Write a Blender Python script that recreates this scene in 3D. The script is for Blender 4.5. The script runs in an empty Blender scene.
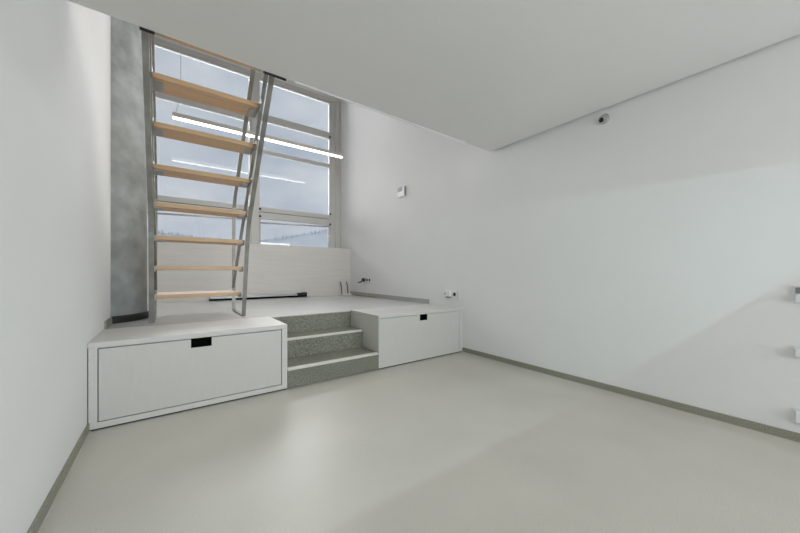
import bpy, bmesh, math, random
from mathutils import Vector, Matrix, noise
random.seed(7)
scene = bpy.context.scene
col = scene.collection

# ------------------------------------------------------------------ camera
cam_data = bpy.data.cameras.new('camera')
cam_data.sensor_width = 36.0
cam_data.lens = 313.27 / 800 * 36.0
cam_data.shift_y = 6.2 / 800
cam_data.clip_start = 0.02
cam_data.clip_end = 2000
cam = bpy.data.objects.new('camera', cam_data)
cam.location = (0, 0, 1.1)
cam.rotation_euler = (math.pi / 2, 0, -0.6308)
col.objects.link(cam)
scene.camera = cam

# ------------------------------------------------------------------ exposure
vs = scene.view_settings
vs.view_transform = 'Standard'
vs.look = 'None'
vs.exposure = 0.03
vs.gamma = 1.0
vs.use_curve_mapping = False

# ------------------------------------------------------------------ sky
SKY_STRENGTH = 0.68
world = bpy.data.worlds.new('overcast_sky')
scene.world = world
world.use_nodes = True
nt = world.node_tree
nt.nodes.clear()
wo = nt.nodes.new('ShaderNodeOutputWorld')
bg = nt.nodes.new('ShaderNodeBackground')
tc = nt.nodes.new('ShaderNodeTexCoord')
mp = nt.nodes.new('ShaderNodeMapping'); mp.inputs['Scale'].default_value = (1.6, 1.6, 3.4)
nz = nt.nodes.new('ShaderNodeTexNoise'); nz.inputs['Scale'].default_value = 2.2; nz.inputs['Detail'].default_value = 5
rp = nt.nodes.new('ShaderNodeValToRGB')
rp.color_ramp.elements[0].position = 0.33; rp.color_ramp.elements[0].color = (0.60, 0.69, 0.82, 1)
rp.color_ramp.elements[1].position = 0.68; rp.color_ramp.elements[1].color = (0.93, 0.98, 1.05, 1)
nt.links.new(tc.outputs['Generated'], mp.inputs[0]); nt.links.new(mp.outputs[0], nz.inputs['Vector'])
nt.links.new(nz.outputs['Fac'], rp.inputs[0]); nt.links.new(rp.outputs[0], bg.inputs[0])
bg.inputs[1].default_value = SKY_STRENGTH
nt.links.new(bg.outputs[0], wo.inputs[0])

# ------------------------------------------------------------------ large lights
def area(name, loc, rot, sx, sy, power, color):
    l = bpy.data.lights.new(name, 'AREA'); l.shape = 'RECTANGLE'
    l.size = sx; l.size_y = sy; l.energy = power; l.color = color
    o = bpy.data.objects.new(name, l); o.location = loc; o.rotation_euler = rot
    col.objects.link(o); return o
P2 = math.pi / 2
# daylight through the big window at the end of the platform (outside the panes, facing in)
area('daylight_far_window', (1.9, 9.2, 4.6), (-P2 + math.radians(32), 0, math.radians(4)), 5.0, 4.4, 520, (0.99, 0.98, 0.985))
# daylight through the glazed opening behind the viewer (facing +Y)
area('daylight_rear_window', (1.9, -3.9, 1.35), (P2, 0, math.radians(24)), 2.6, 2.1, 202, (0.955, 0.985, 0.985))
# added unseen fill light under the roof of the double-height space
pan = area('roof_fill_light', (2.2, 3.2, 4.9), (0, math.radians(30), 0), 1.5, 5.0, 38, (1.0, 0.985, 0.96))
pan.data.spread = math.radians(105)      # narrowed spread: throws its light down and to the left

# ------------------------------------------------------------------ materials
def new_mat(name):
    m = bpy.data.materials.new(name); m.use_nodes = True
    return m, m.node_tree, m.node_tree.nodes['Principled BSDF']
def solid(name, c, rough=0.5, metal=0.0, var=0.04, scale=6.0, bump=0.0, bscale=120.0, spec=0.5):
    """procedural colour with a faint mottling and optional fine bump"""
    m, t, b = new_mat(name)
    co = t.nodes.new('ShaderNodeTexCoord')
    n = t.nodes.new('ShaderNodeTexNoise'); n.inputs['Scale'].default_value = scale; n.inputs['Detail'].default_value = 4
    r = t.nodes.new('ShaderNodeValToRGB')
    r.color_ramp.elements[0].position = 0.3; r.color_ramp.elements[1].position = 0.7
    r.color_ramp.elements[0].color = tuple(max(0, x * (1 - var)) for x in c) + (1,)
    r.color_ramp.elements[1].color = tuple(min(1, x * (1 + var)) for x in c) + (1,)
    t.links.new(co.outputs['Object'], n.inputs['Vector']); t.links.new(n.outputs['Fac'], r.inputs[0])
    t.links.new(r.outputs[0], b.inputs['Base Color'])
    b.inputs['Roughness'].default_value = rough; b.inputs['Metallic'].default_value = metal
    b.inputs['Specular IOR Level'].default_value = spec
    if bump:
        n2 = t.nodes.new('ShaderNodeTexNoise'); n2.inputs['Scale'].default_value = bscale; n2.inputs['Detail'].default_value = 3
        bp = t.nodes.new('ShaderNodeBump'); bp.inputs['Strength'].default_value = bump; bp.inputs['Distance'].default_value = 0.004
        t.links.new(co.outputs['Object'], n2.inputs['Vector']); t.links.new(n2.outputs['Fac'], bp.inputs['Height'])
        t.links.new(bp.outputs[0], b.inputs['Normal'])
    return m
def speckle(name, base, dark, light, scale, rough, cloud=0.05):
    """rubber / linoleum: tiny dark and light chips in a base colour"""
    m, t, b = new_mat(name)
    co = t.nodes.new('ShaderNodeTexCoord')
    n = t.nodes.new('ShaderNodeTexNoise'); n.inputs['Scale'].default_value = scale; n.inputs['Detail'].default_value = 2
    r = t.nodes.new('ShaderNodeValToRGB'); e = r.color_ramp.elements
    e[0].position = 0.36; e[0].color = dark + (1,)
    e[1].position = 0.66; e[1].color = light + (1,)
    k = e.new(0.46); k.color = base + (1,)
    k = e.new(0.57); k.color = base + (1,)
    n2 = t.nodes.new('ShaderNodeTexNoise'); n2.inputs['Scale'].default_value = 1.6; n2.inputs['Detail'].default_value = 6
    mr = t.nodes.new('ShaderNodeMapRange'); mr.inputs['From Min'].default_value = .3; mr.inputs['From Max'].default_value = .7
    mr.inputs['To Min'].default_value = 1 - cloud; mr.inputs['To Max'].default_value = 1 + cloud
    mx = t.nodes.new('ShaderNodeVectorMath'); mx.operation = 'SCALE'
    t.links.new(co.outputs['Object'], n.inputs['Vector']); t.links.new(co.outputs['Object'], n2.inputs['Vector'])
    t.links.new(n.outputs['Fac'], r.inputs[0]); t.links.new(n2.outputs['Fac'], mr.inputs['Value'])
    t.links.new(r.outputs[0], mx.inputs[0]); t.links.new(mr.outputs[0], mx.inputs['Scale'])
    t.links.new(mx.outputs[0], b.inputs['Base Color'])
    b.inputs['Roughness'].default_value = rough
    return m
def grain(name, c1, c2, stretch, rough=0.45, scale=3.0):
    """wood grain: noise stretched along one axis"""
    m, t, b = new_mat(name)
    co = t.nodes.new('ShaderNodeTexCoord')
    mp = t.nodes.new('ShaderNodeMapping'); mp.inputs['Scale'].default_value = stretch
    n = t.nodes.new('ShaderNodeTexNoise'); n.inputs['Scale'].default_value = scale; n.inputs['Detail'].default_value = 5
    n.inputs['Roughness'].default_value = 0.65
    r = t.nodes.new('ShaderNodeValToRGB')
    r.color_ramp.elements[0].position = 0.32; r.color_ramp.elements[0].color = c1 + (1,)
    r.color_ramp.elements[1].position = 0.68; r.color_ramp.elements[1].color = c2 + (1,)
    t.links.new(co.outputs['Object'], mp.inputs[0]); t.links.new(mp.outputs[0], n.inputs['Vector'])
    t.links.new(n.outputs['Fac'], r.inputs[0]); t.links.new(r.outputs[0], b.inputs['Base Color'])
    b.inputs['Roughness'].default_value = rough
    return m
def emit(name, c, s):
    m, t, b = new_mat(name)
    b.inputs['Base Color'].default_value = c + (1,)
    b.inputs['Emission Color'].default_value = c + (1,)
    b.inputs['Emission Strength'].default_value = s
    return m
M = {}
M['wall'] = solid('white_plaster', (0.80, 0.80, 0.795), 0.75, var=0.012, scale=1.5, bump=0.06, bscale=90, spec=0.3)
M['ceiling'] = solid('white_ceiling_paint', (0.79, 0.785, 0.775), 0.7, var=0.012, scale=1.2, bump=0.04, bscale=70, spec=0.3)
M['floor'] = speckle('grey_rubber_floor', (0.55, 0.527, 0.47), (0.48, 0.46, 0.41), (0.61, 0.588, 0.53), 220, 0.37)
M['floor_sheen'] = speckle('window_sheen_rubber_floor', (0.63, 0.635, 0.635), (0.57, 0.575, 0.575), (0.69, 0.695, 0.695), 220, 0.24)  # floor rubber lightened to include the window's reflection on the platform
M['riser'] = speckle('grey_green_rubber_riser', (0.195, 0.193, 0.155), (0.11, 0.11, 0.085), (0.30, 0.298, 0.24), 90, 0.55, 0.18)
M['skirting'] = speckle('grey_green_rubber_skirting', (0.275, 0.268, 0.215), (0.20, 0.195, 0.155), (0.36, 0.35, 0.29), 150, 0.5)
M['skirting_light'] = speckle('pale_grey_rubber_skirting', (0.42, 0.42, 0.40), (0.36, 0.36, 0.34), (0.48, 0.48, 0.46), 150, 0.5)
M['caulk'] = solid('pale_joint_sealant', (0.55, 0.54, 0.49), 0.5)
M['nosing'] = solid('white_step_nosing', (0.62, 0.61, 0.575), 0.4, var=0.03, scale=20)
M['cab'] = grain('white_stained_wood_across', (0.575, 0.562, 0.538), (0.615, 0.602, 0.578), (0.7, 12, 12), 0.45, 5)
M['door'] = grain('white_stained_wood_upright', (0.545, 0.53, 0.505), (0.575, 0.56, 0.535), (14, 14, 0.7), 0.45, 6)
M['panel'] = grain('whitewashed_panel_wood', (0.71, 0.67, 0.63), (0.76, 0.725, 0.685), (0.8, 8, 12), 0.5, 3)
M['black'] = solid('black_recess', (0.004, 0.004, 0.004), 1.0, spec=0.0)
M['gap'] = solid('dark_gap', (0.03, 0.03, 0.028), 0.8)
M['steel'] = solid('raw_grey_steel', (0.265, 0.26, 0.24), 0.40, 0.35, var=0.22, scale=9)
M['plate'] = solid('zinc_bracket_steel', (0.36, 0.37, 0.37), 0.4, 0.6, var=0.08, scale=20)
M['darksteel'] = solid('blackened_steel', (0.02, 0.02, 0.02), 0.5, 0.3)
M['beech'] = grain('beech_wood', (0.52, 0.33, 0.18), (0.66, 0.46, 0.28), (0.8, 14, 14), 0.42, 4)
M['concrete'] = solid('bare_concrete', (0.43, 0.455, 0.45), 0.7, var=0.27, scale=5.0, bump=0.12, bscale=40)
M['rubber'] = solid('black_rubber_skirting', (0.013, 0.014, 0.011), 0.55, var=0.3, scale=12)
M['frame'] = solid('grey_window_frame_paint', (0.61, 0.60, 0.575), 0.4, var=0.02)
M['alu'] = solid('satin_aluminium', (0.60, 0.58, 0.55), 0.35, 0.3, var=0.02)
M['white'] = solid('white_plastic', (0.80, 0.80, 0.80), 0.35, var=0.01)
M['offwhite'] = solid('pale_grey_plastic', (0.68, 0.71, 0.74), 0.4, var=0.01)
M['chrome'] = solid('brushed_chrome', (0.62, 0.62, 0.60), 0.25, 0.8, var=0.03)
M['blackplastic'] = solid('black_plastic', (0.012, 0.012, 0.012), 0.4)
M['greyplastic'] = solid('grey_display_plastic', (0.22, 0.22, 0.22), 0.3)
M['cable'] = solid('tan_cable_sheath', (0.36, 0.27, 0.16), 0.5)
M['led'] = emit('warm_white_led_diffuser', (1.0, 0.95, 0.88), 7.0)
M['hill'] = solid('hazy_snowy_hill', (0.90, 0.92, 0.95), 0.95, var=0.08, scale=0.05, spec=0.0)  # snow, with pale distance haze put into the colour
M['snow'] = solid('settled_snow', (0.93, 0.94, 0.95), 0.8, var=0.02)
M['conifer'] = solid('haze_pale_conifer', (0.70, 0.73, 0.79), 0.95, var=0.2, scale=0.3, spec=0.0)  # trees paled so the colour holds the distance haze
# window glass: clear with a mirror-like share
m = bpy.data.materials.new('window_glass'); m.use_nodes = True
t = m.node_tree; t.nodes.clear()
o_ = t.nodes.new('ShaderNodeOutputMaterial'); mix = t.nodes.new('ShaderNodeMixShader')
tr = t.nodes.new('ShaderNodeBsdfTransparent'); tr.inputs[0].default_value = (0.965, 0.975, 0.98, 1)
gl = t.nodes.new('ShaderNodeBsdfGlossy'); gl.inputs['Roughness'].default_value = 0.0
lw = t.nodes.new('ShaderNodeFresnel'); lw.inputs['IOR'].default_value = 1.5
t.links.new(lw.outputs[0], mix.inputs[0]); t.links.new(tr.outputs[0], mix.inputs[1]); t.links.new(gl.outputs[0], mix.inputs[2])
t.links.new(mix.outputs[0], o_.inputs[0])
M['glass'] = m

# ------------------------------------------------------------------ mesh helpers
class MB:
    """collects shapes, then links them as ONE mesh object"""
    def __init__(s): s.bm = bmesh.new()
    def box(s, x0, x1, y0, y1, z0, z1, bev=0.0):
        r = bmesh.ops.create_cube(s.bm, size=1.0)
        vs_ = r['verts']
        for v in vs_:
            v.co = Vector(((x0 + x1) / 2 + v.co.x * (x1 - x0), (y0 + y1) / 2 + v.co.y * (y1 - y0), (z0 + z1) / 2 + v.co.z * (z1 - z0)))
        if bev:
            es = list({e for v in vs_ for e in v.link_edges})
            bmesh.ops.bevel(s.bm, geom=es, offset=bev, segments=2, affect='EDGES', profile=0.5)
        return s
    def prism(s, pts, axis, a, b):
        """extrude a closed outline (2D points in the two other axes) along axis from a to b"""
        def mk(p, w):
            if axis == 'x': return (w, p[0], p[1])
            if axis == 'y': return (p[0], w, p[1])
            return (p[0], p[1], w)
        va = [s.bm.verts.new(mk(p, a)) for p in pts]; vb = [s.bm.verts.new(mk(p, b)) for p in pts]
        n = len(pts)
        s.bm.faces.new(va); s.bm.faces.new(vb[::-1])
        for i in range(n):
            s.bm.faces.new((va[i], vb[i], vb[(i + 1) % n], va[(i + 1) % n]))
        return s
    def flat_bar(s, path, x, w, th):
        """flat bar: width w along X, thickness th, following a (y, z) path with mitred bends"""
        P = [Vector(p) for p in path]; n = len(P); L = []; R = []
        for i in range(n):
            d0 = (P[i] - P[i - 1]).normalized() if i else None
            d1 = (P[i + 1] - P[i]).normalized() if i < n - 1 else None
            if d0 is None: d0 = d1
            if d1 is None: d1 = d0
            n0 = Vector((-d0.y, d0.x)); n1 = Vector((-d1.y, d1.x)); m_ = (n0 + n1).normalized()
            k = th / 2 / max(0.3, m_.dot(n0))
            L.append(P[i] + m_ * k); R.append(P[i] - m_ * k)
        ring = [[s.bm.verts.new((xx, q.x, q.y)) for xx, q in ((x - w / 2, L[i]), (x + w / 2, L[i]), (x + w / 2, R[i]), (x - w / 2, R[i]))] for i in range(n)]
        s.bm.faces.new(ring[0]); s.bm.faces.new(ring[-1][::-1])
        for i in range(n - 1):
            for k in range(4):
                s.bm.faces.new((ring[i][k], ring[i + 1][k], ring[i + 1][(k + 1) % 4], ring[i][(k + 1) % 4]))
        return s
    def tube(s, pts, r, seg=8):
        P = [Vector(p) for p in pts]; rings = []
        for i, p in enumerate(P):
            d = (P[min(i + 1, len(P) - 1)] - P[max(i - 1, 0)]).normalized()
            a = d.orthogonal().normalized() if i == 0 else (rings_a - d * rings_a.dot(d)).normalized()
            rings_a = a; b = d.cross(a)
            rings.append([s.bm.verts.new(p + (a * math.cos(2 * math.pi * k / seg) + b * math.sin(2 * math.pi * k / seg)) * r) for k in range(seg)])
        for i in range(len(rings) - 1):
            for k in range(seg):
                s.bm.faces.new((rings[i][k], rings[i][(k + 1) % seg], rings[i + 1][(k + 1) % seg], rings[i + 1][k]))
        s.bm.faces.new(rings[0][::-1]); s.bm.faces.new(rings[-1])
        return s
    def lathe(s, prof, origin, axis, seg=32, closed=False):
        """revolve (radius, height) profile about an axis through origin"""
        o = Vector(origin); ax = Vector(axis).normalized(); a = ax.orthogonal().normalized(); b = ax.cross(a)
        rings = [[s.bm.verts.new(o + ax * h + (a * math.cos(2 * math.pi * k / seg) + b * math.sin(2 * math.pi * k / seg)) * max(r, 1e-4)) for k in range(seg)] for r, h in prof]
        m_ = len(rings)
        for i in range(m_ if closed else m_ - 1):
            for k in range(seg):
                s.bm.faces.new((rings[i][k], rings[i][(k + 1) % seg], rings[(i + 1) % m_][(k + 1) % seg], rings[(i + 1) % m_][k]))
        if not closed:
            s.bm.faces.new(rings[0][::-1]); s.bm.faces.new(rings[-1])
        return s
    def build(s, name, mat, parent=None, origin=None, smooth=False):
        bmesh.ops.recalc_face_normals(s.bm, faces=s.bm.faces)
        me = bpy.data.meshes.new(name)
        off = Vector(origin) if origin else Vector((0, 0, 0))
        if parent: off = world_loc(parent)
        for v in s.bm.verts: v.co -= off
        s.bm.to_mesh(me); s.bm.free()
        me.materials.append(mat)
        if smooth:
            for p in me.polygons: p.use_smooth = True
        ob = bpy.data.objects.new(name, me); col.objects.link(ob)
        if parent: ob.parent = parent
        else: ob.location = off
        return ob
def world_loc(o):
    v = Vector((0, 0, 0))
    while o: v += Vector(o.location); o = o.parent
    return v
def thing(name, label, cat, loc, group=None):
    o = bpy.data.objects.new(name, None); o.empty_display_size = 0.05
    o.location = loc; col.objects.link(o)
    o['label'] = label; o['category'] = cat
    if group: o['group'] = group
    return o
def struct(o):
    o['kind'] = 'structure'; return o
def box(x0, x1, y0, y1, z0, z1, bev=0.0): return MB().box(x0, x1, y0, y1, z0, z1, bev)

# ------------------------------------------------------------------ room shell
XL, XR = -0.467, 3.285          # side walls
YF = 3.011                      # front of the cabinets and first step
YP = 3.715                      # platform edge (top riser)
ZP = 0.605                      # platform level
YC, ZC = 2.529, 2.632           # edge and underside of the loft slab
YW = 6.95                       # window plane
ZR = 5.32                       # roof of the tall space
YB = -3.4                       # wall behind the viewer

struct(box(-1.6, XR + 0.2, YB - 0.2, YP - 0.01, -0.15, 0).build('floor', M['floor']))
struct(box(-1.6, XR + 0.2, YP, 7.15, 0.30, ZP).build('floor_platform', M['floor_sheen']))
struct(box(XR, XR + 0.2, YB - 0.2, 7.15, -0.15, ZR + 0.2).build('wall_right', M['wall']))
mb = MB().box(XL - 0.2, XL, YB - 0.2, 4.04, -0.15, ZR + 0.2)
struct(mb.build('wall_left', M['wall']))
struct(box(-1.6, -1.4, 4.04, 7.15, 0.3, ZR + 0.2).build('wall_recess', M['wall']))
struct(box(-1.6, XL - 0.2, 3.9, 4.04, 0.0, ZR + 0.2).build('wall_return', M['wall']))
# window wall: lintel, pier left of the window, solid below the sill
mb = MB().box(-1.4, XR, YW - 0.04, 7.15, 5.20, ZR).box(-1.4, -0.55, YW - 0.04, 7.15, ZP, 5.20).box(-0.55, XR, YW + 0.02, 7.15, ZP, 1.58)
struct(mb.build('wall_window', M['wall']))
# boxed-out panelled parapet in front of the window
struct(box(-1.4, XR, 6.40, YW - 0.07, ZP, 1.645).build('wall_parapet', M['panel']))
# wall behind the viewer with a wide glazed opening
mb = MB().box(XL, -0.1, YB - 0.2, YB, 0, ZC).box(2.9, XR, YB - 0.2, YB, 0, ZC).box(-0.1, 2.9, YB - 0.2, YB, 2.4, ZC).box(-0.1, 2.9, YB - 0.2, YB, 0, 0.3)
mb.box(XL, XR, YB - 0.2, YB, ZC, ZR)
struct(mb.build('wall_rear', M['wall']))
# roof and loft slab
struct(box(-1.6, XR + 0.2, YB - 0.2, 7.15, ZR, ZR + 0.2).build('ceiling_roof', M['ceiling']))
struct(box(XL, XR - 0.026, YB, YC, ZC, 2.925).build('ceiling', M['ceiling']))
# shadow joint between slab and right wall, and the thin drip edge under part of the slab front
struct(box(XR - 0.026, XR, YB, YC - 0.01, ZC + 0.020, 2.925).build('trim_1', M['skirting']))
struct(box(0.80, 2.80, YC - 0.012, YC, ZC - 0.010, ZC).build('trim_2', M['ceiling']))
# skirtings
struct(box(XL, XL + 0.012, YB, YF, 0, 0.061).build('baseboard_left', M['skirting']))
struct(box(XL + 0.012, XL + 0.018, YB, YF, 0, 0.006).build('trim_3', M['caulk']))
struct(box(XR - 0.012, XR, YB, YF, 0, 0.061).build('baseboard_right', M['skirting']))
struct(box(XR - 0.018, XR - 0.012, YB, YF, 0, 0.005).build('trim_4', M['caulk']))
struct(box(XL, XL + 0.012, 3.70, 4.04, ZP, ZP + 0.075).build('baseboard_platform_left', M['skirting']))
struct(box(XR - 0.014, XR, 3.72, 6.40, ZP, ZP + 0.075).build('baseboard_platform_right', M['skirting_light']))

# ------------------------------------------------------------------ window
win = bpy.data.objects.new('window_1', None); win.location = (1.4, YW, 1.6); col.objects.link(win); struct(win)
W0, W1, Z0, Z1 = -0.55, XR, 1.60, 5.20
f = MB()
f.box(W0, W0 + 0.11, YW - 0.04, YW + 0.05, Z0, Z1, 0.004).box(W1 - 0.14, W1, YW - 0.04, YW + 0.05, Z0, Z1, 0.004)
f.box(W0 + 0.11, W1 - 0.14, YW - 0.04, YW + 0.05, Z1 - 0.075, Z1, 0.004).box(W0 + 0.11, W1 - 0.14, YW - 0.04, YW + 0.05, Z0, Z0 + 0.09, 0.004)
f.build('frame', M['frame'], win)
box(1.31, 1.465, YW - 0.04, YW + 0.05, Z0 + 0.09, Z1 - 0.075, 0.004).build('mullion', M['frame'], win)
def bay(x0, x1, right, dz):
    # inner sash border, the wide and the thin transom, meeting rails of the low sash
    s = MB()
    s.box(x0, x0 + 0.012, YW - 0.02, YW + 0.04, 1.69, 5.125, 0.003).box(x1 - right, x1, YW - 0.025, YW + 0.04, 1.69, 5.125, 0.003)
    s.box(x0 + 0.012, x1 - right, YW - 0.02, YW + 0.04, 5.075, 5.125, 0.003)
    s.build('sash_border', M['frame'], win)
    x1 -= right
    box(x0, x1, YW - 0.035, YW + 0.04, 4.245 + dz, 4.395 + dz, 0.004).build('transom', M['frame'], win)
    box(x0, x1, YW - 0.03, YW + 0.04, 3.57, 3.65, 0.004).build('transom', M['frame'], win)
    box(x0, x1, YW - 0.035, YW + 0.04, 2.362, 2.46, 0.004).build('transom', M['frame'], win)
    g = MB().box(x0, x1, YW - 0.045, YW + 0.04, 2.215, 2.350, 0.004)
    g.box(x0 + 0.012, x0 + 0.03, YW - 0.03, YW + 0.03, 1.69, 2.215, 0.003).box(x1 - 0.02, x1, YW - 0.03, YW + 0.03, 1.69, 2.215, 0.003)
    g.build('opening_sash', M['frame'], win)
    box(x0, x1, YW - 0.012, YW + 0.02, 2.350, 2.362).build('sash_gap', M['gap'], win)
    MB().tube([(x0 + 0.02, YW - 0.064, 2.125), (x1 - 0.01, YW - 0.064, 2.175)], 0.017, 10).build('sash_rod', M['alu'], win, smooth=True)
    for (xx, zz) in ((x0 + 0.015, 2.415), (x0 + 0.015, 2.265), (x1 + 0.02, 2.475), (x1 + 0.015, 2.235), (x1 + 0.012, 4.285)):
        MB().lathe([(0.022, 0), (0.022, 0.02), (0.014, 0.03)], (xx, YW - 0.035, zz), (0, -1, 0), 12).build('hinge_pin', M['blackplastic'], win)
    for (za, zb) in ((1.69, 2.215), (2.46, 3.57), (3.65, 4.245 + dz), (4.395 + dz, 5.075)):
        box(x0 + 0.012, x1, YW + 0.004, YW + 0.016, za, zb).build('glass_pane', M['glass'], win)
bay(W0 + 0.11, 1.31, 0.03, -0.08)
bay(1.465, W1 - 0.14, 0.145, 0.0)
# snow-covered ledge just outside the right-hand panes
struct(box(1.50, 2.17, 7.18, 7.32, 1.55, 1.752, 0.01).build('trim_5', M['snow']))
# glazing of the opening behind the viewer
w2 = bpy.data.objects.new('window_2', None); w2.location = (1.4, YB - 0.1, 0.3); col.objects.link(w2); struct(w2)
f = MB()
for xx in (-0.1, 1.36, 2.82): f.box(xx, xx + 0.08, YB - 0.14, YB - 0.06, 0.3, 2.4)
f.box(-0.02, 1.36, YB - 0.14, YB - 0.06, 0.3, 0.38).box(1.44, 2.82, YB - 0.14, YB - 0.06, 0.3, 0.38)
f.box(-0.02, 1.36, YB - 0.14, YB - 0.06, 2.32, 2.4).box(1.44, 2.82, YB - 0.14, YB - 0.06, 2.32, 2.4)
f.build('frame', M['frame'], w2)
for (a, b) in ((-0.02, 1.36), (1.44, 2.82)):
    box(a, b, YB - 0.105, YB - 0.095, 0.38, 2.32).build('glass_pane', M['glass'], w2)

# ------------------------------------------------------------------ hills outside
ridge = [(-300, 27), (-160, 29), (-80, 31), (-40, 30.6), (-9, 31.2), (12, 29.9), (29, 28.2), (48, 27.4), (62, 28.8), (81, 32.3), (100, 37.2), (118, 41.4), (132, 45.5), (148, 50), (220, 62), (340, 70)]
def ridge_z(x):
    for (a, za), (b, zb) in zip(ridge, ridge[1:]):
        if a <= x <= b: return za + (zb - za) * (x - a) / (b - a)
    return ridge[0][1] if x < ridge[0][0] else ridge[-1][1]
bm = bmesh.new(); grid = []
xs = [-300 + i * 4 for i in range(161)]; ys = [120, 150, 180, 210, 240, 265, 285, 300, 320, 360]
for y in ys:
    row = []
    for x in xs:
        k = min(1, max(0, (y - 120) / 180)); top = ridge_z(x)
        h = -30 + (top + 30) * (k ** 1.15) if y <= 300 else top - (y - 300) * 0.3
        h += noise.noise(Vector((x * 0.03, y * 0.03, 1.7))) * 2.5 * (1 if y < 300 else 0.2)
        row.append(bm.verts.new((x, y, h)))
    grid.append(row)
for i in range(len(ys) - 1):
    for j in range(len(xs) - 1):
        bm.faces.new((grid[i][j], grid[i][j + 1], grid[i + 1][j + 1], grid[i + 1][j]))
mb = MB(); mb.bm.free(); mb.bm = bm
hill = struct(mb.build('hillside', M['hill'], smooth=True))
# conifers along the ridge: a forest nobody could count
mb = MB()
for i in range(420):
    x = -45 + 215 * (i / 420) + random.uniform(-0.4, 0.4); y = 300 + random.uniform(-6, 2)
    h = random.uniform(1.2, 3.0) * (1.0 if random.random() < 0.75 else 1.5); zb = ridge_z(x) - 0.8; r = h * 0.2
    mb.lathe([(r, 0), (r * 0.62, h * 0.45), (0.02, h)], (x, y, zb), (0, 0, 1), 6)
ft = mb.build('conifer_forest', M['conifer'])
ft['kind'] = 'stuff'; ft['label'] = 'conifers paled with painted haze along the ridge of the far hill outside the window'; ft['category'] = 'trees'

# ------------------------------------------------------------------ concrete column
CX, CY, CR = -0.662, 4.50, 0.445
c = thing('concrete_column', 'round bare grey concrete column in the corner left of the wooden ladder', 'column', (CX, CY, ZP))
MB().lathe([(CR, 0.0), (CR, ZR - ZP)], (CX, CY, ZP), (0, 0, 1), 72).build('shaft', M['concrete'], c, smooth=False)
for p in bpy.data.objects['shaft'].data.polygons: p.use_smooth = len(p.vertices) == 4
b_ = MB().lathe([(CR + 0.002, 0), (CR + 0.016, 0), (CR + 0.016, 0.05), (CR + 0.008, 0.068), (CR + 0.002, 0.07)], (CX, CY, ZP), (0, 0, 1), 72, closed=True).build('base_skirting', M['rubber'], c)
b_['label'] = 'black rubber skirting around the foot'

# ------------------------------------------------------------------ steps
st = thing('entry_steps', 'three grey speckled steps with white nosings between the two low white cabinets', 'steps', (1.39, YF, 0))
SX0, SX1 = 0.889, 1.893
Z1_, Z2_ = 0.192, 0.400
Y2_ = 3.372
box(SX0, SX1, YF, YF + 0.03, 0.004, Z1_ - 0.02).build('riser', M['riser'], st)
box(SX0, SX1, Y2_, Y2_ + 0.03, Z1_, Z2_ - 0.02).build('riser', M['riser'], st)
box(SX0, SX1, YP - 0.03, YP - 0.001, Z2_, ZP - 0.012).build('riser', M['riser'], st)
for (y0, y1, z) in ((YF, Y2_, Z1_), (Y2_, YP - 0.03, Z2_)):
    box(SX0, SX1, y0 + 0.048, y1, z - 0.02, z).build('tread', M['riser'], st)  # treads take the dark riser colour to include their shade
    box(SX0, SX1, y0 - 0.006, y0 + 0.048, z - 0.02, z + 0.001, 0.004).build('nosing', M['nosing'], st)
box(SX0, SX1, YP - 0.031, YP - 0.001, ZP - 0.012, ZP).build('nosing', M['floor'], st)

# ------------------------------------------------------------------ cabinets
def cabinet(name, label, x0, x1, door, notch, hb):
    ZB, y0, y1, tk = 0.6125, YF, 3.69, 0.036
    c = thing(name, label, 'cabinet', ((x0 + x1) / 2, y0, 0.0))
    d0, d1, dz0, dz1 = door
    b = MB()
    b.box(x0, x1, y0, y1, ZB - tk, ZB, 0.0025)
    if d0 > x0 + 0.02: b.box(x0 + 0.005, d0 - 0.006, y0, y1, 0.012, ZB - tk)
    else: b.box(x0, x0 + 0.016, y0 + 0.026, y1, 0.012, ZB - tk)
    b.box(d1 + 0.006, x1, y0, y1, 0.012, ZB - tk)
    b.box(d0 - 0.006 if hb else x0 + 0.016, d1 + 0.006, y0 + (0 if hb else 0.026), y1, 0.012, dz0 - 0.006)
    b.box(x0 + 0.02, d1, y1 - 0.02, y1, dz0, ZB - tk)
    if ZB - tk - dz1 > 0.008: b.box(d0 - 0.006, d1 + 0.006, y0, y0 + 0.05, dz1 + 0.006, ZB - tk)
    b.build('carcass', M['cab'], c)
    box(x0 + 0.006, x1 - 0.002, y0 + 0.006, y1 - 0.02, 0.0, 0.012).build('plinth_shade_strip', M['gap'], c)  # dark strip standing for the shadow gap under the cabinet
    if hb: box(x0 + 0.0005, x0 + 0.0045, y0 + 0.004, y0 + 0.03, 0.0, ZB - tk).build('wall_gap_shade', M['gap'], c)  # dark filler painted for the shade between cabinet and wall
    n0, n1, nz = notch
    yd0, yd1 = y0, y0 + 0.022
    d = MB()
    d.box(d0, n0, yd0, yd1, dz0, dz1).box(n1, d1, yd0, yd1, dz0, dz1).box(n0, n1, yd0, yd1, dz0, nz)
    bmesh.ops.remove_doubles(d.bm, verts=d.bm.verts, dist=1e-5)
    dr = d.build('door', M['door'], c)
    k = MB()
    k.box(n0 - 0.002, n1 + 0.002, yd1 + 0.001, yd1 + 0.012, nz - 0.01, dz1)
    k.box(n0, n0 + 0.003, yd0 + 0.003, yd1, nz, dz1).box(n1 - 0.003, n1, yd0 + 0.003, yd1, nz, dz1).box(n0, n1, yd0 + 0.003, yd1, nz, nz + 0.003)
    h = k.build('finger_pull', M['black'], dr)
    h['label'] = 'black recessed finger pull'
    return c
cabinet('storage_cabinet', 'long low white wood cabinet left of the steps, below the ladder', -0.4665, 0.884,
        (-0.410, 0.829, 0.060, 0.566), (0.128, 0.271, 0.497), True)
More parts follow.
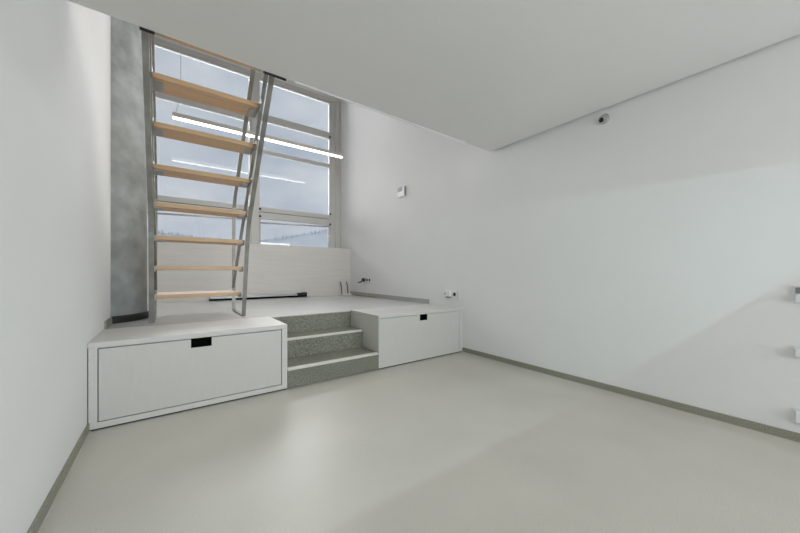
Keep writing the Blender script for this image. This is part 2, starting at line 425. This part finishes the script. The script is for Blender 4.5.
cabinet('storage_cabinet.001', 'shorter low white wood cabinet right of the steps, against the right wall', 1.897, 3.2845,
        (1.899, 3.222, 0.012, 0.573), (2.507, 2.628, 0.501), False)

# ------------------------------------------------------------------ loft ladder
ld = thing('loft_ladder', 'steep ladder with beech treads and bent grey flat steel frames rising to the loft', 'ladder', (0.255, 4.2, ZP))
BW, BT = 0.040, 0.014
zf = ZP + BT / 2 + 0.0005
LX, RX = -0.158, 0.668
front = [(2.545, 2.90), (2.68, 2.735), (3.50, 1.80), (3.61, 1.68), (3.67, 1.58), (3.71, 1.48), (3.945, zf)]
rear = [(4.64, zf), (4.635, 1.82), (4.61, 1.96), (4.55, 2.07), (3.456, 3.12), (2.60, 3.94)]
LEAN = 0.008                     # the left frame leans inwards a little towards the top
def lean(mb, on):
    if on:
        for v in mb.bm.verts: v.co.x += LEAN * (v.co.z - ZP)
    return mb
for x in (LX, RX):
    lean(MB().flat_bar(front + rear, x, BW, BT), x < 0).build('side_frame', M['steel'], ld)
    lean(MB().flat_bar([(4.628, 0.905), (2.62, 3.05)], x - 0.010 * (1 if x > 0 else -1), 0.030, 0.022), x < 0).build('stringer', M['steel'], ld)
treads = [(4.00, .876, .50), (3.87, 1.170, .40), (3.79, 1.460, .30), (3.62, 1.748, .24), (3.44, 2.045, .235), (3.25, 2.340, .235), (3.05, 2.640, .235), (2.735, 2.925, .25)]
for i, (y, z, d) in enumerate(treads):
    lx = LX + LEAN * (z - ZP)
    tb = box(lx + 0.028, RX - 0.028, y, y + d, z - 0.04, z, 0.003).build('tread', M['beech'], ld)
    for s, x in ((1, lx), (-1, RX)):
        b = MB()
        xe = x + s * 0.0215
        if i < 7: b.box(min(xe, xe + s * 0.006), max(xe, xe + s * 0.006), y - (0.10 if i > 3 else 0.05), y + min(d, 0.2), z - 0.058, z - 0.004)
        b.box(min(xe, xe + s * 0.07), max(xe, xe + s * 0.07), y + 0.05, y + min(d, 0.26) - 0.03, z - 0.047, z - 0.0405)
        bk = b.build('bracket', M['plate'], tb)
        bk['label'] = 'zinc grey fixing bracket'
for (a, b) in ((-0.160, -0.085), (0.565, 0.735)):
    p_ = box(a, b, YC + 0.002, YC + 0.014, ZC - 0.012, 2.90).build('mounting_plate', M['darksteel'], ld)
    p_['label'] = 'black fixing plate at the loft edge'

# ------------------------------------------------------------------ pendant LED lamp
PY = 5.84
pl = thing('pendant_lamp', 'long slim lit linear lamp hanging on thin wires before the big window', 'lamp', (1.41, PY, 3.39))
PX0, PX1 = 0.012, 2.812
box(PX0, PX1, PY - 0.036, PY + 0.036, 3.452, 3.518, 0.003).build('housing', M['alu'], pl)
MB().box(PX0 + 0.004, PX1 - 0.004, PY - 0.027, PY + 0.027, 3.432, 3.4515, 0.005).build('diffuser', M['led'], pl)
for s, xa, xb in ((1, 0.055, 0.118), (-1, 2.765, 2.70)):
    MB().tube([(xa, PY, 3.518), (xb - 0.02 * s, PY, 3.72), (xb, PY, 3.80), (xb, PY, ZR)], 0.004, 6).build('wire', M['alu'], pl)

# ------------------------------------------------------------------ floor convector along the parapet
cv = thing('convector_grille', 'low grey and black convector strip at the foot of the parapet behind the ladder', 'convector', (1.4, 6.39, ZP))
CX0, CX1 = 0.535, 2.262
box(CX0, CX1, 6.345, 6.398, ZP + 0.001, ZP + 0.03).build('trough', M['black'], cv)
box(CX0, CX1 - 0.20, 6.34, 6.398, ZP + 0.034, ZP + 0.075, 0.003).build('cover_bar', M['plate'], cv)
b = MB()
for x in (CX1 - 0.20, CX1 - 0.165, CX1 - 0.13): b.box(x + 0.004, x + 0.022, 6.345, 6.398, ZP + 0.03, ZP + 0.085)
b.box(CX1 - 0.10, CX1, 6.345, 6.398, ZP + 0.03, ZP + 0.09)
b.build('end_fins', M['darksteel'], cv)

# ------------------------------------------------------------------ router and its cable
rt = thing('wireless_router', 'small white router with two black antennas in the far corner of the platform', 'router', (3.10, 6.24, ZP))
box(2.99, 3.20, 6.17, 6.33, ZP + 0.001, ZP + 0.035, 0.010).build('body', M['white'], rt)
for (xa, xb) in ((3.02, 2.985), (3.17, 3.135)):
    MB().tube([(xa, 6.30, ZP + 0.03), (xa, 6.30, ZP + 0.07), (xa - 0.006, 6.30, ZP + 0.18), (xb, 6.30, ZP + 0.30)], 0.011, 8).build('antenna', M['blackplastic'], rt, smooth=True)
cb = MB().tube([(3.20, 6.22, ZP + 0.02), (3.235, 6.12, ZP + 0.012), (3.25, 5.95, ZP + 0.012), (3.262, 5.6, ZP + 0.012), (3.255, 5.25, ZP + 0.012)], 0.011, 8).build('power_cable', M['cable'], smooth=True)
cb['label'] = 'tan cable lying on the platform along the right wall beside the router'; cb['category'] = 'cable'

# ------------------------------------------------------------------ wall sockets and fittings on the right wall
def socket(name, label, y0, y1, z0, z1, wells, group=None, t_=0.012):
    s = thing(name, label, 'socket', (XR, (y0 + y1) / 2, (z0 + z1) / 2), group)
    box(XR - t_, XR, y0, y1, z0, z1, 0.003).build('face_plate', M['white'], s)
    for (yy, zz, r) in wells:
        MB().lathe([(r, 0), (r, 0.003), (r * 0.8, 0.0035)], (XR - t_, yy, zz), (-1, 0, 0), 20).build('socket_well', M['blackplastic'], s)
    return s
s1 = socket('wall_socket', 'wide socket with black plugs on the right wall above the router cable', 5.46, 5.80, 0.90, 1.00, [(5.54, 0.95, 0.030), (5.64, 0.95, 0.030)])
pg = thing('black_plug', 'black angled plug pushed into the socket above the platform corner', 'plug', (XR - 0.012, 5.74, 0.95))
MB().box(XR - 0.060, XR - 0.026, 5.70, 5.79, 0.915, 0.985, 0.008).build('body', M['blackplastic'], pg)
MB().tube([(XR - 0.045, 5.785, 0.925), (XR - 0.06, 5.86, 0.90), (XR - 0.06, 5.93, 0.895)], 0.014, 8).build('cord', M['blackplastic'], pg, smooth=True)
MB().tube([(XR - 0.03, 5.715, 0.916), (XR - 0.03, 5.70, 0.80), (XR - 0.02, 5.69, 0.74)], 0.004, 6).build('thin_lead', M['offwhite'], pg)

s2 = socket('wall_socket.001', 'triple socket on the right wall above the shorter cabinet, with a white adapter in it', 3.07, 3.385, 0.725, 0.850, [(3.16, 0.790, 0.026), (3.345, 0.790, 0.016)])
box(XR - 0.014, XR - 0.012, 3.075, 3.115, 0.73, 0.845).build('switch_rocker', M['offwhite'], s2)
ad = thing('power_adapter', 'white plug-in adapter in the triple socket above the shorter cabinet', 'adapter', (XR - 0.012, 3.26, 0.79))
box(XR - 0.055, XR - 0.0125, 3.22, 3.305, 0.755, 0.835, 0.005).build('body', M['white'], ad)
box(XR - 0.05, XR - 0.0125, 3.225, 3.30, 0.735, 0.754).build('plug_base', M['greyplastic'], ad)

th = thing('wall_thermostat', 'small white box with dark upper panel high on the right wall near the window', 'thermostat', (XR, 4.43, 2.53))
box(XR - 0.03, XR, 4.335, 4.53, 2.435, 2.605, 0.004).build('case', M['white'], th)
box(XR - 0.032, XR - 0.0305, 4.39, 4.526, 2.525, 2.602).build('display', M['greyplastic'], th)
box(XR - 0.02, XR, 4.325, 4.3345, 2.44, 2.60).build('side_shade', M['greyplastic'], th)  # dark strip stands for the shadow along the right edge

sp = thing('wall_spout', 'small round metal fitting with dark centre on the right wall just under the loft', 'fitting', (XR, 1.256, 2.535))
MB().lathe([(0.002, 0), (0.046, 0), (0.046, 0.006), (0.038, 0.012), (0.002, 0.012)], (XR, 1.245, 2.542), (-1, 0, 0), 28).build('rosette', M['chrome'], sp, smooth=False)
ax = (-0.8, 0.2, -0.35)
MB().lathe([(0.002, 0), (0.024, 0), (0.024, 0.012), (0.029, 0.016), (0.029, 0.030), (0.022, 0.030), (0.022, 0.024), (0.002, 0.024)], (XR - 0.008, 1.25, 2.540), ax, 24).build('nozzle', M['chrome'], sp)
a_ = Vector(ax).normalized()
MB().lathe([(0.0215, 0.0241), (0.018, 0.0285), (0.001, 0.029)], (XR - 0.008, 1.25, 2.540), ax, 20).build('dark_lens', M['blackplastic'], sp)

for i, (z0, z1, lab) in enumerate(((0.900, 1.015, 'topmost of three white switch plates cut by the right picture edge'),
                                   (0.545, 0.618, 'middle one of three white switch plates cut by the right picture edge'),
                                   (0.120, 0.215, 'lowest of three white switch plates, just above the right skirting at the picture edge'))):
    s = thing('switch_plate' if i == 0 else 'switch_plate.%03d' % i, lab, 'switch', (XR, 0.09, (z0 + z1) / 2), 'switch plates at the right edge')
    box(XR - 0.010, XR, 0.045, 0.138, z0, z1, 0.003).build('frame', M['offwhite'], s)
    box(XR - 0.026, XR - 0.0105, 0.055, 0.128, z0 + 0.010, z1 - 0.012 - (0.045 if i == 0 else 0), 0.002).build('rocker', M['white'], s)
    if i == 0: box(XR - 0.014, XR - 0.0105, 0.055, 0.128, z1 - 0.050, z1 - 0.010, 0.002).build('dimmer_panel', M['greyplastic'], s)

# ------------------------------------------------------------------ wall-washer lamp behind the viewer: a lit trough whose lower lip cuts the light
LY, LZ = -0.62, 1.80
wl = thing('trough_lamp', 'long hanging trough lamp behind the viewer washing the right wall with light', 'lamp', (1.6, LY, LZ))
TX0, TX1 = -0.3, 2.2
k = MB()          # one bent sheet: lid, back and the sloping lower lip
outline = [(LY + 0.13, LZ + 0.014), (LY - 0.03, LZ + 0.014), (LY - 0.03, LZ - 0.045), (LY + 0.005, LZ - 0.045), (LY + 0.115, LZ - 0.132),
           (LY + 0.115, LZ - 0.112), (LY + 0.008, LZ - 0.030), (LY - 0.020, LZ - 0.030), (LY - 0.020, LZ + 0.006), (LY + 0.13, LZ + 0.006)]
k.prism(outline, 'x', TX0, TX1)
k.build('housing', M['alu'], wl)
k = MB()
lining = [(LY + 0.115, LZ - 0.1118), (LY + 0.0083, LZ - 0.0298), (LY - 0.0198, LZ - 0.0298), (LY - 0.0198, LZ + 0.0058), (LY + 0.13, LZ + 0.0058),
          (LY + 0.13, LZ + 0.0040), (LY - 0.0180, LZ + 0.0040), (LY - 0.0180, LZ - 0.0280), (LY + 0.0090, LZ - 0.0280), (LY + 0.115, LZ - 0.1100)]
k.prism(lining, 'x', TX0, TX1)
k.build('black_lining', M['black'], wl)
for x in (0.1, 1.8):
    MB().tube([(x, LY, LZ + 0.014), (x, LY, ZC - 0.001)], 0.004, 6).build('wire', M['alu'], wl)
al = area('trough_lamp_tube', (0.95, LY, LZ), (P2 - math.radians(40), 0, 0), 2.4, 0.003, 11, (0.66, 0.97, 1.0))
al.location = (-0.65, 0, 0); al.parent = wl
